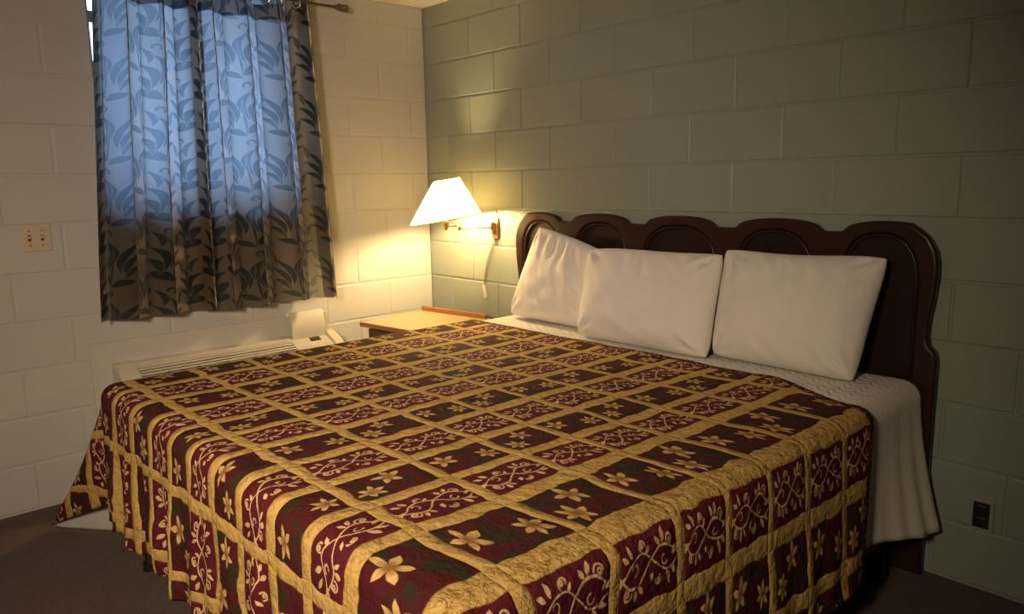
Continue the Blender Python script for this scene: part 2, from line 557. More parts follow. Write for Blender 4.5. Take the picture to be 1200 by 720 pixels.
def block_mesh(w, h):
    """one painted block: front face with eased edges, y = depth into the room"""
    bm = bmesh.new()
    prof = [(0.0, -0.014), (0.0, -0.0050), (0.0014, -0.0018), (0.0050, 0.0)]
    rings = []
    for ins, dep in prof:
        a, b_ = w / 2 - ins, h / 2 - ins
        rings.append([bm.verts.new((x, dep, z)) for x, z in ((-a, -b_), (a, -b_), (a, b_), (-a, b_))])
    for i in range(len(rings) - 1):
        for k in range(4):
            bm.faces.new((rings[i][k], rings[i][(k + 1) % 4], rings[i + 1][(k + 1) % 4], rings[i + 1][k]))
    bm.faces.new(rings[-1])
    bmesh.ops.recalc_face_normals(bm, faces=bm.faces)
    # outward = +y
    me = bpy.data.meshes.new('block')
    bm.to_mesh(me); bm.free()
    return me
def build_blocks(wall, mat, joint0, end, place, rz, hole=None):
    cache = {}
    g = 0.0035
    for k in range(-1, 12):
        z0, z1 = max(0.0, Z0 + k * CH), min(CEIL_Z, Z0 + (k + 1) * CH)
        if z1 - z0 < 0.02: continue
        off = joint0 + (BW / 2 if k % 2 else 0.0)
        n = -3
        while True:
            s0, s1 = off + n * BW, off + (n + 1) * BW
            n += 1
            if s0 > end: break
            s0, s1 = max(0.0, s0), min(end, s1)
            if s1 - s0 < 0.03: continue
            rects = [(s0, s1, z0, z1)]
            if hole:
                h0, h1, hz0, hz1 = hole
                if s1 > h0 and s0 < h1 and z1 > hz0 and z0 < hz1:
                    rects = []
                    if s0 < h0: rects.append((s0, h0 + g, z0, z1))
                    if s1 > h1: rects.append((h1 - g, s1, z0, z1))
                    c0, c1 = max(s0, h0), min(s1, h1)
                    if z0 < hz0: rects.append((c0, c1, z0, hz0 + g))
                    if z1 > hz1: rects.append((c0, c1, hz1 - g, z1))
            for (a, b_, c, d) in rects:
                w, h = b_ - a - 2 * g, d - c - 2 * g
                if w < 0.015 or h < 0.015: continue
                key = (round(w, 3), round(h, 3))
                if key not in cache:
                    cache[key] = block_mesh(w, h)
                    cache[key].materials.append(mat)
                o = bpy.data.objects.new('block', cache[key])
                C.objects.link(o)
                o.parent = wall
                x, y, z = place((a + b_) / 2, (c + d) / 2)
                o.location = (x, y, z)
                o.rotation_euler = (random.uniform(-.0035, .0035), 0, rz + random.uniform(-.0025, .0025))

# headboard wall, plane y = 0, seen from y < 0
wall_b = struct(box('wall_back', (-0.2, 0.0042, 0), (RX + 0.1, 0.2, CEIL_Z), M_SAGE))
build_blocks(wall_b, M_SAGE, 0.408 - BW, 3.75, lambda s, z: (s, random.uniform(-.0006, .0006), z), PI)
# window wall, plane x = 0
bm = bmesh.new()
y0, y1, zz0, zz1 = WIN
for lo, hi in (((-0.2, RY, 0), (-0.0026, 0.0, zz0)), ((-0.2, RY, zz1), (-0.0026, 0.0, CEIL_Z)),
               ((-0.2, RY, zz0), (-0.0026, y0, zz1)), ((-0.2, y1, zz0), (-0.0026, 0.0, zz1))):
    add_box(bm, lo, hi)
wall_l = struct(from_bm('wall_left', bm, M_CREAM))
build_blocks(wall_l, M_CREAM, 0.510 - BW, 2.95, lambda s, z: (random.uniform(-.0006, .0006), -s, z), -PI / 2,
             (-y1, -y0, zz0, zz1))

# window: aluminium slider in the opening
win = struct(empty('window_1', (-0.12, (y0 + y1) / 2, zz0)))
def wbox(name, ya, yb, za, zb, xa, xb, mat):
    o = box(name, (xa, ya, za), (xb, yb, zb), mat, win, 0.003)
    o.data.transform(Matrix.Translation((0.12, -(y0 + y1) / 2, -zz0)))
    return o
bm = bmesh.new()
for ya, yb, za, zb in ((y0, y1, zz0, zz0 + 0.03), (y0, y1, zz1 - 0.03, zz1), (y0, y0 + 0.03, zz0 + .03, zz1 - .03), (y1 - 0.03, y1, zz0 + .03, zz1 - .03)):
    add_box(bm, (-0.03, ya - (y0 + y1) / 2, za - zz0), (0.03, yb - (y0 + y1) / 2, zb - zz0), 0.003)
from_bm('window_frame', bm, M_FRAME, win)
ym = (y0 + y1) / 2
wbox('sash_rail', y0 + .03, y1 - .03, 2.085, 2.135, -0.145, -0.095, M_FRAME)
wbox('meeting_stile', ym - 0.018, ym + 0.018, zz0 + .03, 2.085, -0.145, -0.095, M_FRAME)
for ya, yb, za, zb in ((y0 + .03, ym - .018, zz0 + .03, 2.085), (ym + .018, y1 - .03, zz0 + .03, 2.085), (y0 + .03, y1 - .03, 2.135, zz1 - .03)):
    wbox('pane', ya, yb, za, zb, -0.122, -0.118, M_GLASS)
# board that fills the wall round the air conditioner
struct(box('trim_1', (0.0, -1.885, 0.0), (0.012, -0.715, 0.692), M_TRIM, None, 0.002))

# ================================================================== bed
XL, XR, YF, YH, ZT, R = 0.850, 2.770, -2.000, -0.375, 0.700, 0.050

bed = tag(empty('bed', (1.81, -1.03, 0)), 'king bed with box spring on a low black steel frame under the patterned bedspread', 'bed')
def bedbox(name, lo, hi, mat, bev, seg=3):
    o = box(name, lo, hi, mat, bed, bev, seg)
    o.data.transform(Matrix.Translation((-1.81, 1.03, 0)))
    return o
bedbox('mattress', (0.865, -1.985, 0.425), (2.755, -0.085, 0.682), M_MATTRESS, 0.045, 4)
bedbox('box_spring', (0.870, -1.975, 0.190), (2.750, -0.090, 0.425), M_MATTRESS, 0.02)
bm = bmesh.new()
for lo, hi in (((0.865, -1.975, .145), (0.905, -.09, .19)), ((2.715, -1.975, .145), (2.755, -.09, .19)), ((0.905, -1.975, .145), (2.715, -1.935, .19)), ((0.905, -.13, .145), (2.715, -.09, .19))):
    add_box(bm, (lo[0] - 1.81, lo[1] + 1.03, lo[2]), (hi[0] - 1.81, hi[1] + 1.03, hi[2]), 0.003)
from_bm('frame_rail', bm, M_BLACKMETAL, bed)
for x in (0.885, 2.735):
    for y in (-1.955, -1.03, -0.16):
        bm = bmesh.new()
        add_tube(bm, [(x - 1.81, y + 1.03, 0.0), (x - 1.81, y + 1.03, 0.03), (x - 1.81, y + 1.03, 0.031), (x - 1.81, y + 1.03, 0.146)], [0.030, 0.027, 0.019, 0.019], 14)
        from_bm('leg', bm, M_BLACKMETAL, bed, False)

# quilted mattress pad / sheet: shows beside the pillows and hangs down on the right
def build_pad():
    verts, faces, uvs = [], [], []
    ys = [-0.078 - 0.55 * i / 44 for i in range(45)]
    r = 0.055
    xl, xr, zt = 0.875, 2.745, 0.6875
    prof = []
    nL = 26
    for i in range(nL): prof.append(('L', 1 - i / nL))
    for i in range(8): prof.append(('LA', 1 - i / 8))
    for i in range(121): prof.append(('T', i / 120))
    for i in range(1, 9): prof.append(('RA', i / 8))
    for i in range(1, nL + 1): prof.append(('R', i / nL))
    for y in ys:
        head = smoothstep(-0.50, -0.10, y)
        for k, t in prof:
            if k == 'T':
                x = xl + (xr - xl) * t; z = zt
                z += 0.004 * noise.noise((x * 5, y * 9, 1.3)) * min(1, (YH + 0.02 - y < 0) * 1.0)
                uu = x
            elif k in ('LA', 'RA'):
                a = t * PI / 2
                dx = r * math.sin(a); z = zt - r * (1 - math.cos(a))
                x = xl - dx if k == 'LA' else xr + dx
                uu = xl - a * r if k == 'LA' else xr + a * r
            else:
                d = t * (zt - r - 0.195 - (0.055 * smoothstep(-0.10, -0.48, y) if k == 'R' else 0.0))
                z = zt - r - d
                if k == 'R':
                    x = xr + r + 0.004 * t + head * (0.074 * t ** 1.6 + 0.006 * math.sin(y * 60 + 1) * t)
                    uu = xr + r * PI / 2 + d
                else:
                    x = xl - r - 0.005 * t
                    uu = xl - r * PI / 2 - d
            # the head end hangs a little towards the wall
            yy = y + (0.02 * t * head if k == 'R' else 0.0)
            verts.append((x, yy, z)); uvs.append((uu, y))
    n = len(prof)
    for j in range(len(ys) - 1):
        for i in range(n - 1):
            faces.append((j * n + i, j * n + i + 1, (j + 1) * n + i + 1, (j + 1) * n + i))
    me = mesh_from('mattress_pad', verts, faces, uvs)
    o = link('mattress_pad', me, M_PAD, None, True)
    md = o.modifiers.new('thick', 'SOLIDIFY'); md.thickness = 0.003; md.offset = -1.0
    tag(o, 'white quilted mattress cover showing between the pillows and the bedspread, hanging down at the right', 'mattress cover')
    # stitched hem band along the hanging side
    bm = bmesh.new()
    for t in (0.815, 0.835, 0.985):
        pts = []
        for i in range(20):
            y = -0.10 - 0.42 * i / 19
            head = smoothstep(-0.50, -0.10, y)
            zz = zt - r - t * (zt - r - 0.195 - 0.055 * smoothstep(-0.10, -0.48, y))
            x = xr + r + 0.004 * t + head * (0.074 * t ** 1.6 + 0.006 * math.sin(y * 60 + 1) * t)
            pts.append((x + 0.0006, y + 0.02 * t * head, zz))
        add_tube(bm, pts, 0.0016, 6)
    from_bm('hem_stitching', bm, M_LINING, o, True)
build_pad()

# ---- bedspread
UT = [(0.20, -3.0), (0.41, -2.0), (0.62, -1.0), (0.825, 0.0), (0.994, 1.0), (1.188, 2.0), (1.368, 3.0), (1.540, 4.0), (1.682, 5.0), (1.842, 6.0),
      (2.010, 7.0), (2.181, 8.0), (2.345, 9.0), (2.508, 10.0), (2.762, 11.0), (2.968, 12.0), (3.175, 13.0), (3.36, 14.0)]
VT = [(-2.65, 11.0), (-2.40, 10.0), (-2.150, 9.0), (-1.90, 8.0), (-1.675, 7.0), (-1.465, 6.0), (-1.285, 5.0), (-1.10, 4.0), (-0.91, 3.0), (-0.70, 2.0), (-0.49, 1.0), (-0.28, 0.0)]
def patt(a, b):
    k = smoothstep(1.0, 2.7, a)
    aa = a - 0.050 * k * (b + 1.9) / 1.4
    bb = b + 0.035 * (2.69 - max(0.8, min(2.75, a)))
    return (table(UT, aa), table(VT, bb))

HEML = [(0.0, (0.47, -1.985, 0.012)), (0.22, (0.37, -2.06, 0.010)), (0.42, (0.275, -2.135, 0.010)), (0.52, (0.310, -2.150, 0.040)),
        (0.68, (0.53, -2.085, 0.140)), (0.80, (0.70, -2.030, 0.215)), (0.90, (0.795, -2.030, 0.230)), (1.0, (0.850, -2.068, 0.215))]
def lerp_tab(tab, x):
    for i in range(len(tab) - 1):
        if tab[i][0] <= x <= tab[i + 1][0] + 1e-9:
            f = (x - tab[i][0]) / (tab[i + 1][0] - tab[i][0])
            f = f * f * (3 - 2 * f) * 0.5 + f * 0.5
            return Vector(tab[i][1]).lerp(Vector(tab[i + 1][1]), f)
    return Vector(tab[-1][1])

def j_edge(kind, q, ny): return q >= ny - 2

def build_spread():
    NX, NY = 150, 130
    verts, faces, uvs, edge = [], [], [], []
    def topz(x, y):
        inner = min(1.0, min(x - XL, XR - x, y - YF) / 0.12)
        inner = max(0.0, inner)
        return ZT + inner * (0.006 * noise.noise((x * 3.2, y * 3.2, 0.4)) + 0.0035 * noise.noise((x * 9, y * 9, 2.1)))
    for j in range(NY + 1):
        y = YF + (YH - YF) * j / NY
        for i in range(NX + 1):
            x = XL + (XR - XL) * i / NX
            yy = y
            if j > NY - 12:
                yy += (j - NY + 12) / 12 * 0.008 * noise.noise((x * 6, 0.3, 0))
            yy -= 0.13 * smoothstep(2.42, 2.76, x) * smoothstep(-1.0, YH, y)
            z = topz(x, y)
            verts.append((x, yy, z)); uvs.append(patt(x, yy)); edge.append(1.0 if j >= NY - 2 else 0.0)
    tid = lambda i, j: j * (NX + 1) + i
    for j in range(NY):
        for i in range(NX):
            faces.append((tid(i, j), tid(i + 1, j), tid(i + 1, j + 1), tid(i, j + 1)))
    # perimeter: left side head->foot, left corner, foot, right corner, right side foot->head
    per = []
    for j in range(NY, 0, -1): per.append(('L', j, tid(0, j)))
    NC = 44
    for k in range(NC): per.append(('CL', k / NC, tid(0, 0)))
    for i in range(0, NX): per.append(('F', i, tid(i, 0)))
    for k in range(NC): per.append(('CR', k / NC, tid(NX, 0)))
    for j in range(0, NY + 1): per.append(('R', j, tid(NX, j)))
    NA, NS = 7, 40
    rows = []
    for idx, (kind, q, t0) in enumerate(per):
        p0 = Vector(verts[t0])
        sl = 0.0
        if kind == 'L':
            y = p0.y
            d = Vector((-1, 0, 0))
            f = smoothstep(-1.25, -2.0, y) if False else smoothstep(0.0, 1.0, (-1.25 - y) / 0.75)
            hem = Vector((0.775, y, 0.190)).lerp(Vector((0.47, y + 0.015, 0.012)), f)
        elif kind == 'CL':
            a = q * PI / 2
            d = Vector((-math.cos(a), -math.sin(a), 0))
            hem = lerp_tab(HEML, q)
        elif kind == 'F':
            d = Vector((0, -1, 0))
            hem = Vector((p0.x, YF - R - 0.018, 0.215))
        elif kind == 'CR':
            a = q * PI / 2
            d = Vector((math.sin(a), -math.cos(a), 0))
            hem = p0 + d * (R + 0.030 + 0.05 * math.sin(2 * a)); hem.z = 0.20 - 0.08 * math.sin(2 * a)
        else:
            y = p0.y
            d = Vector((1, 0, 0))
            hem = Vector((XR + R + 0.012 + 0.018 * smoothstep(-1.9, -0.6, y), y, 0.190))
            sl = 0.07 * smoothstep(-0.95, YH - 0.13, y)
        E = p0 + d * R + Vector((0, 0, -R))
        col = [t0]
        L2 = (hem - E).length
        for s in range(1, NA + NS + 1):
            if s <= NA:
                a = s / NA * PI / 2
                pos = p0 + d * (R * math.sin(a)) + Vector((0, 0, -R * (1 - math.cos(a))))
                arc = R * a
                t = 0.0
            else:
                t = (s - NA) / NS
                arc = R * PI / 2 + L2 * t
                hz = t ** 1.15 if kind in ('CL', 'L') else t
                pos = Vector((E.x + (hem.x - E.x) * hz, E.y + (hem.y - E.y) * hz, E.z + (hem.z - E.z) * t))
            # hanging folds
            if kind == 'F':
                env = smoothstep(0.05, 0.75, t)
                ph = p0.x * 34 + 2.5 * noise.noise((p0.x * 2.2, 0.7, 0))
                w = 0.014 * math.sin(ph) + 0.006 * math.sin(ph * 2.3 + 1.1) + 0.010 * noise.noise((p0.x * 7, t * 3, 4.0))
                e2 = min(1.0, min(p0.x - XL, XR - p0.x) / 0.08 + 0.0)
                pos += d * (w * env * max(0, e2))
                pos.z += 0.012 * noise.noise((p0.x * 4, 9.1, 0)) * t
            elif kind == 'R':
                env = smoothstep(0.1, 0.9, t)
                w = 0.007 * noise.noise((p0.y * 8, t * 2.5, 7.0)) + 0.004 * math.sin(p0.y * 40)
                pos += d * (w * env)
            elif kind == 'CL':
                env = smoothstep(0.1, 0.9, t) * math.sin(q * PI)
                pos += Vector((0, -1, 0)) * (0.012 * noise.noise((q * 7, t * 3, 2.0)) * env)
            pos.y -= sl * t
            if kind in ('L', 'R'): a_, b_ = p0.x + d.x * arc, p0.y - sl * t
            elif kind == 'F': a_, b_ = p0.x, YF - arc
            else: a_, b_ = p0.x + d.x * arc, YF + d.y * arc
            verts.append(tuple(pos)); uvs.append(patt(a_, b_))
            edge.append(1.0 if (kind in ('L', 'R') and j_edge(kind, q, NY)) else 0.0)
            col.append(len(verts) - 1)
        rows.append(col)
    for i in range(len(rows) - 1):
        A, B = rows[i], rows[i + 1]
        for s in range(len(A) - 1):
            q4 = [A[s], B[s], B[s + 1], A[s + 1]]
            if q4[0] == q4[1]: q4 = [A[s], B[s + 1], A[s + 1]]
            faces.append(tuple(q4))
    me = bpy.data.meshes.new('bedspread')
    me.from_pydata(verts, [], faces)
    lay = me.uv_layers.new(name='pattern')
    for l in me.loops: lay.data[l.index].uv = uvs[l.vertex_index]
    at = me.attributes.new('edge', 'FLOAT', 'POINT')
    at.data.foreach_set('value', edge)
    bm = bmesh.new(); bm.from_mesh(me)
    bmesh.ops.recalc_face_normals(bm, faces=bm.faces)
    bm.faces.ensure_lookup_table()
    if bm.faces[tid(0, 0)].normal.z < 0:
        bmesh.ops.reverse_faces(bm, faces=bm.faces)
    bm.to_mesh(me); bm.free()
    me.materials.append(M_SPREAD); me.materials.append(M_LINING)
    o = link('bedspread', me, None, None, True)
    md = o.modifiers.new('thick', 'SOLIDIFY'); md.thickness = 0.005; md.offset = -1.0
    md.material_offset = 1; md.material_offset_rim = 0
    tag(o, 'burgundy and gold quilted bedspread with vine and star flower panels, draped over the bed', 'bedspread')
build_spread()

# ---- headboard
def build_headboard():
    root = tag(empty('headboard', (1.81, -0.035, 0)), 'dark cherry wood headboard with five arched panels along its scalloped top', 'headboard')
    humps = [-0.835, -0.440, 0.0, 0.440, 0.835]
    def top(x):
        ax = abs(x)
        z = 1.174
        for h in humps:
            w = 0.188 if abs(h) < 0.7 else 0.160
            d = abs(x - h) / w
            if d < 1.0:
                e = max(0.0, 1 - d ** 2.3) ** 0.62
                z = max(z, 1.172 + 0.043 * (e * smoothstep(1.0, 0.80, d) if d > 0.80 else e))
        return z
    out = []
    # right side from the floor up (x relative to the middle)
    side = [(1.020, 0.0), (1.020, 0.765), (1.012, 0.790), (0.992, 0.810), (0.986, 0.840), (0.990, 0.90), (1.000, 0.975), (1.004, 1.04), (1.003, 1.085), (0.994, 1.125), (0.972, 1.165), (0.940, 1.193)]
    out += side
    n = 150
    for i in range(1, n):
        x = 0.925 - 1.85 * i / n
        out.append((x, top(x)))
    out += [(-x, z) for x, z in reversed(side)]
    holes = []
    spans = [(-0.945, -0.690), (-0.585, -0.275), (-0.185, 0.185), (0.275, 0.585), (0.690, 0.945)]
    for a, b_ in spans:
        h = [(a, 0.42), (b_, 0.42)]
        for i in range(25):
            f = i / 24
            x = b_ + (a - b_) * f
            c = (2 * f - 1)
            z = 1.045 + 0.128 * max(0.0, 1 - abs(c) ** 2.6) ** 0.62
            h.append((x, z))
        holes.append(h)
    cu = bpy.data.curves.new('frame', 'CURVE'); cu.dimensions = '2D'; cu.fill_mode = 'BOTH'
    cu.extrude = 0.006; cu.bevel_depth = 0.011; cu.bevel_resolution = 3; cu.offset = -0.011
    for pts in [out] + holes:
        s = cu.splines.new('POLY'); s.points.add(len(pts) - 1); s.use_cyclic_u = True
        for i, (x, z) in enumerate(pts): s.points[i].co = (x, z, 0, 1)
    tmp = bpy.data.objects.new('frame_tmp', cu); C.objects.link(tmp)
    dg = bpy.context.evaluated_depsgraph_get(); dg.update()
    me = bpy.data.meshes.new_from_object(tmp.evaluated_get(dg))
    bpy.data.objects.remove(tmp)
    me.transform(Matrix.Rotation(PI / 2, 4, 'X'))
    me.materials.clear()
    me.name = 'frame'
    link('frame', me, M_HEADWOOD, root, False)
    for pp in me.polygons: pp.use_smooth = len(pp.vertices) == 4
    for a, b_ in spans:
        # recessed panel with a bead round its arched edge
        pts = [(a - 0.012, 0.40), (b_ + 0.012, 0.40)]
        arc = []
        for i in range(25):
            f = i / 24
            x = (b_ + 0.012) + (a - b_ - 0.024) * f
            c = (2 * f - 1)
            arc.append((x, 1.055 + 0.128 * max(0.0, 1 - abs(c) ** 2.6) ** 0.62))
        pts += arc
        bm = bmesh.new()
        F = [bm.verts.new((x, -0.001, z)) for x, z in pts]
        B = [bm.verts.new((x, 0.012, z)) for x, z in pts]
        bm.faces.new(F); bm.faces.new(B[::-1])
        for i in range(len(pts)):
            bm.faces.new((F[i], F[(i + 1) % len(pts)], B[(i + 1) % len(pts)], B[i]))
        pn = from_bm('panel', bm, M_HEADPANEL, root)
        bead = [(a + 0.006, -0.006, 0.44)]
        for i in range(25):
            f = i / 24
            x = (a + 0.006) + (b_ - a - 0.012) * f
            c = (2 * f - 1)
            bead.append((x, -0.006, 1.040 + 0.126 * max(0.0, 1 - abs(c) ** 2.6) ** 0.62))
        bead.append((b_ - 0.006, -0.006, 0.44))
        tube('bead', bead, 0.006, M_HEADWOOD, pn, 8)
build_headboard()

# ---- pillows
def build_pillow(label, corners, thick, ybot, ytop, seed, name='pillow', sag=0.0):
    """corners TL TR BR BL as (x, z) of the front outline; the pillow leans back from ybot to ytop"""
    TL, TR, BR, BL = [Vector((c[0], 0, c[1])) for c in corners]
    zl, zh = min(BR.z, BL.z), max(TL.z, TR.z)
    N, Mv = 64, 44
    cx = (TL.x + TR.x + BR.x + BL.x) / 4; cz = (zl + zh) / 2
    cen = Vector((cx, (ybot + ytop) / 2, zl))
    lean = Vector((0, ytop - ybot, zh - zl)).normalized()
    nrm = Vector((0, -lean.z, lean.y))
    verts, faces, uvs = [], [], []
    def sheet(sign):
        ids = []
        for j in range(Mv + 1):
            v = -1 + 2 * j / Mv
            for i in range(N + 1):
                u = -1 + 2 * i / N
                # edges bow inward between the corners
                fu, fv = (u + 1) / 2, (v + 1) / 2
                rc = (u * u * v * v) ** 3
                pin_u = 1 - 0.030 * (1 - v * v) - 0.045 * rc
                pin_v = 1 - 0.020 * (1 - u * u) - 0.050 * rc
                uu, vv = (u * pin_u + 1) / 2, (v * pin_v + 1) / 2
                p = (BL * (1 - uu) + BR * uu) * (1 - vv) + (TL * (1 - uu) + TR * uu) * vv
                w = max(0.0, 1 - abs(u) ** 3.0) ** 0.5 * max(0.0, 1 - abs(v) ** 2.8) ** 0.5
                base = thick * 0.5 * w * (1.0 - 0.22 * v)      # fuller towards the bottom
                ewr = 0.0
                inside = min(1, (1 - abs(u)) * 6) * min(1, (1 - abs(v)) * 6)
                ewr += 0.009 * noise.noise((u * 2.1 + seed, v * 2.1, 1.0 + seed)) * inside + 0.004 * noise.noise((u * 6 + v * 3 + seed, v * 4, seed)) * inside
                # creases that run in from corners and from the top seam
                for (cu_, cv_) in ((-1, 1), (1, 1), (-1, -1), (1, -1)):
                    dx, dy = (u - cu_) * 1.5, v - cv_
                    rr_ = math.hypot(dx, dy)
                    an = math.atan2(dy, dx)
                    ewr += 0.0095 * math.sin(an * 11 + seed * 1.7 + cu_) * math.exp(-((rr_ - 0.30) / 0.26) ** 2) * inside
                ewr += 0.0105 * math.sin(u * 21 + 3 * noise.noise((u * 2, seed, 0)) + v * 4 + seed) * math.exp(-((v - 0.72) / 0.28) ** 2) * (0.35 + 0.65 * abs(noise.noise((u * 1.7, seed + 3, 0)))) * inside
                ewr += 0.004 * math.sin(u * 9 + v * 14 + seed * 2) * math.exp(-((v + 0.45) ** 2 + (u + 0.5 * math.sin(seed)) ** 2) / 0.10)
                y_along = (p.z - zl) / (zh - zl)
                pos = Vector((p.x, ybot + (ytop - ybot) * y_along, p.z)) + nrm * ((base + ewr) * sign)
                pos.z += 0.012 * math.sin(u * 3 + seed) * (v > 0.6) * (v - 0.6)
                verts.append(tuple(pos)); uvs.append((p.x, p.z))
                ids.append(len(verts) - 1)
        for j in range(Mv):
            for i in range(N):
                a = ids[j * (N + 1) + i]
                q4 = (a, a + 1, a + N + 2, a + N + 1)
                faces.append(q4 if sign > 0 else q4[::-1])
    sheet(1); sheet(-1)
    me = mesh_from(name, verts, faces, uvs)
    bm = bmesh.new(); bm.from_mesh(me)
    bmesh.ops.remove_doubles(bm, verts=bm.verts, dist=0.0006)
    bmesh.ops.recalc_face_normals(bm, faces=bm.faces)
    # lower points rest on the mattress cover
    zmin = min(v.co.z for v in bm.verts)
    for v in bm.verts:
        if v.co.z < 0.697: v.co.z = 0.694 + (v.co.z - 0.694) * 0.15 if v.co.z < 0.694 else v.co.z
    bm.to_mesh(me); bm.free()
    o = link(name, me, M_PILLOW, None, True)
    md = o.modifiers.new('smooth', 'SUBSURF'); md.levels = 1; md.render_levels = 1
    tag(o, label, 'pillow', 'pillows against the headboard')
    return o
build_pillow('white pillow tilted up at its left corner, nearest the lamp', ((1.035, 1.165), (1.515, 1.046), (1.505, 0.690), (0.890, 0.698)), 0.150, -0.180, -0.100, 1.3)
build_pillow('white pillow in the middle, overlapping the tilted pillow beside it', ((1.425, 1.072), (2.120, 1.092), (2.135, 0.690), (1.465, 0.690)), 0.170, -0.300, -0.175, 2.9)
build_pillow('white pillow at the end of the bed farthest from the lamp', ((2.078, 1.100), (2.700, 1.104), (2.655, 0.688), (2.108, 0.696)), 0.18, -0.250, -0.125, 5.1)

# ================================================================== nightstand
def build_nightstand():
    ns = tag(empty('nightstand', (0.42, -0.38, 0)), 'small nightstand with a pale maple top and orange wood ledge between bed and wall', 'nightstand')
    def nb(name, lo, hi, mat, bev=0.003, parent=None):
        o = box(name, lo, hi, mat, parent or ns, bev)
        return o
    # local frame: x -0.27..0.27, y -0.23..0.23
    nb('top', (-0.255, -0.235, 0.612), (0.255, 0.235, 0.636), M_STANDTOP, 0.004)
    nb('ledge', (-0.250, 0.205, 0.636), (0.250, 0.225, 0.662), M_STANDEDGE, 0.003)
    nb('front_edge', (-0.256, -0.243, 0.612), (0.256, -0.235, 0.636), M_STANDEDGE, 0.002)
    nb('body', (-0.225, -0.200, 0.05), (0.225, 0.225, 0.612), M_STANDBODY)
    nb('base', (-0.205, -0.18, 0.0), (0.205, 0.20, 0.05), M_STANDBODY)
    for za, zb in ((0.44, 0.60), (0.25, 0.43), (0.06, 0.24)):
        dr = nb('drawer', (-0.215, -0.218, za), (0.215, -0.200, zb), M_STANDBODY)
        tube('knob', [(0, -0.218, (za + zb) / 2), (0, -0.228, (za + zb) / 2), (0, -0.232, (za + zb) / 2), (0, -0.242, (za + zb) / 2)], [0.006, 0.006, 0.014, 0.011], M_BRASS, dr, 12)
    return ns
NS = build_nightstand()
NS.location = (0.405, -0.350, 0)
NS.rotation_euler = (0, 0, math.radians(7))

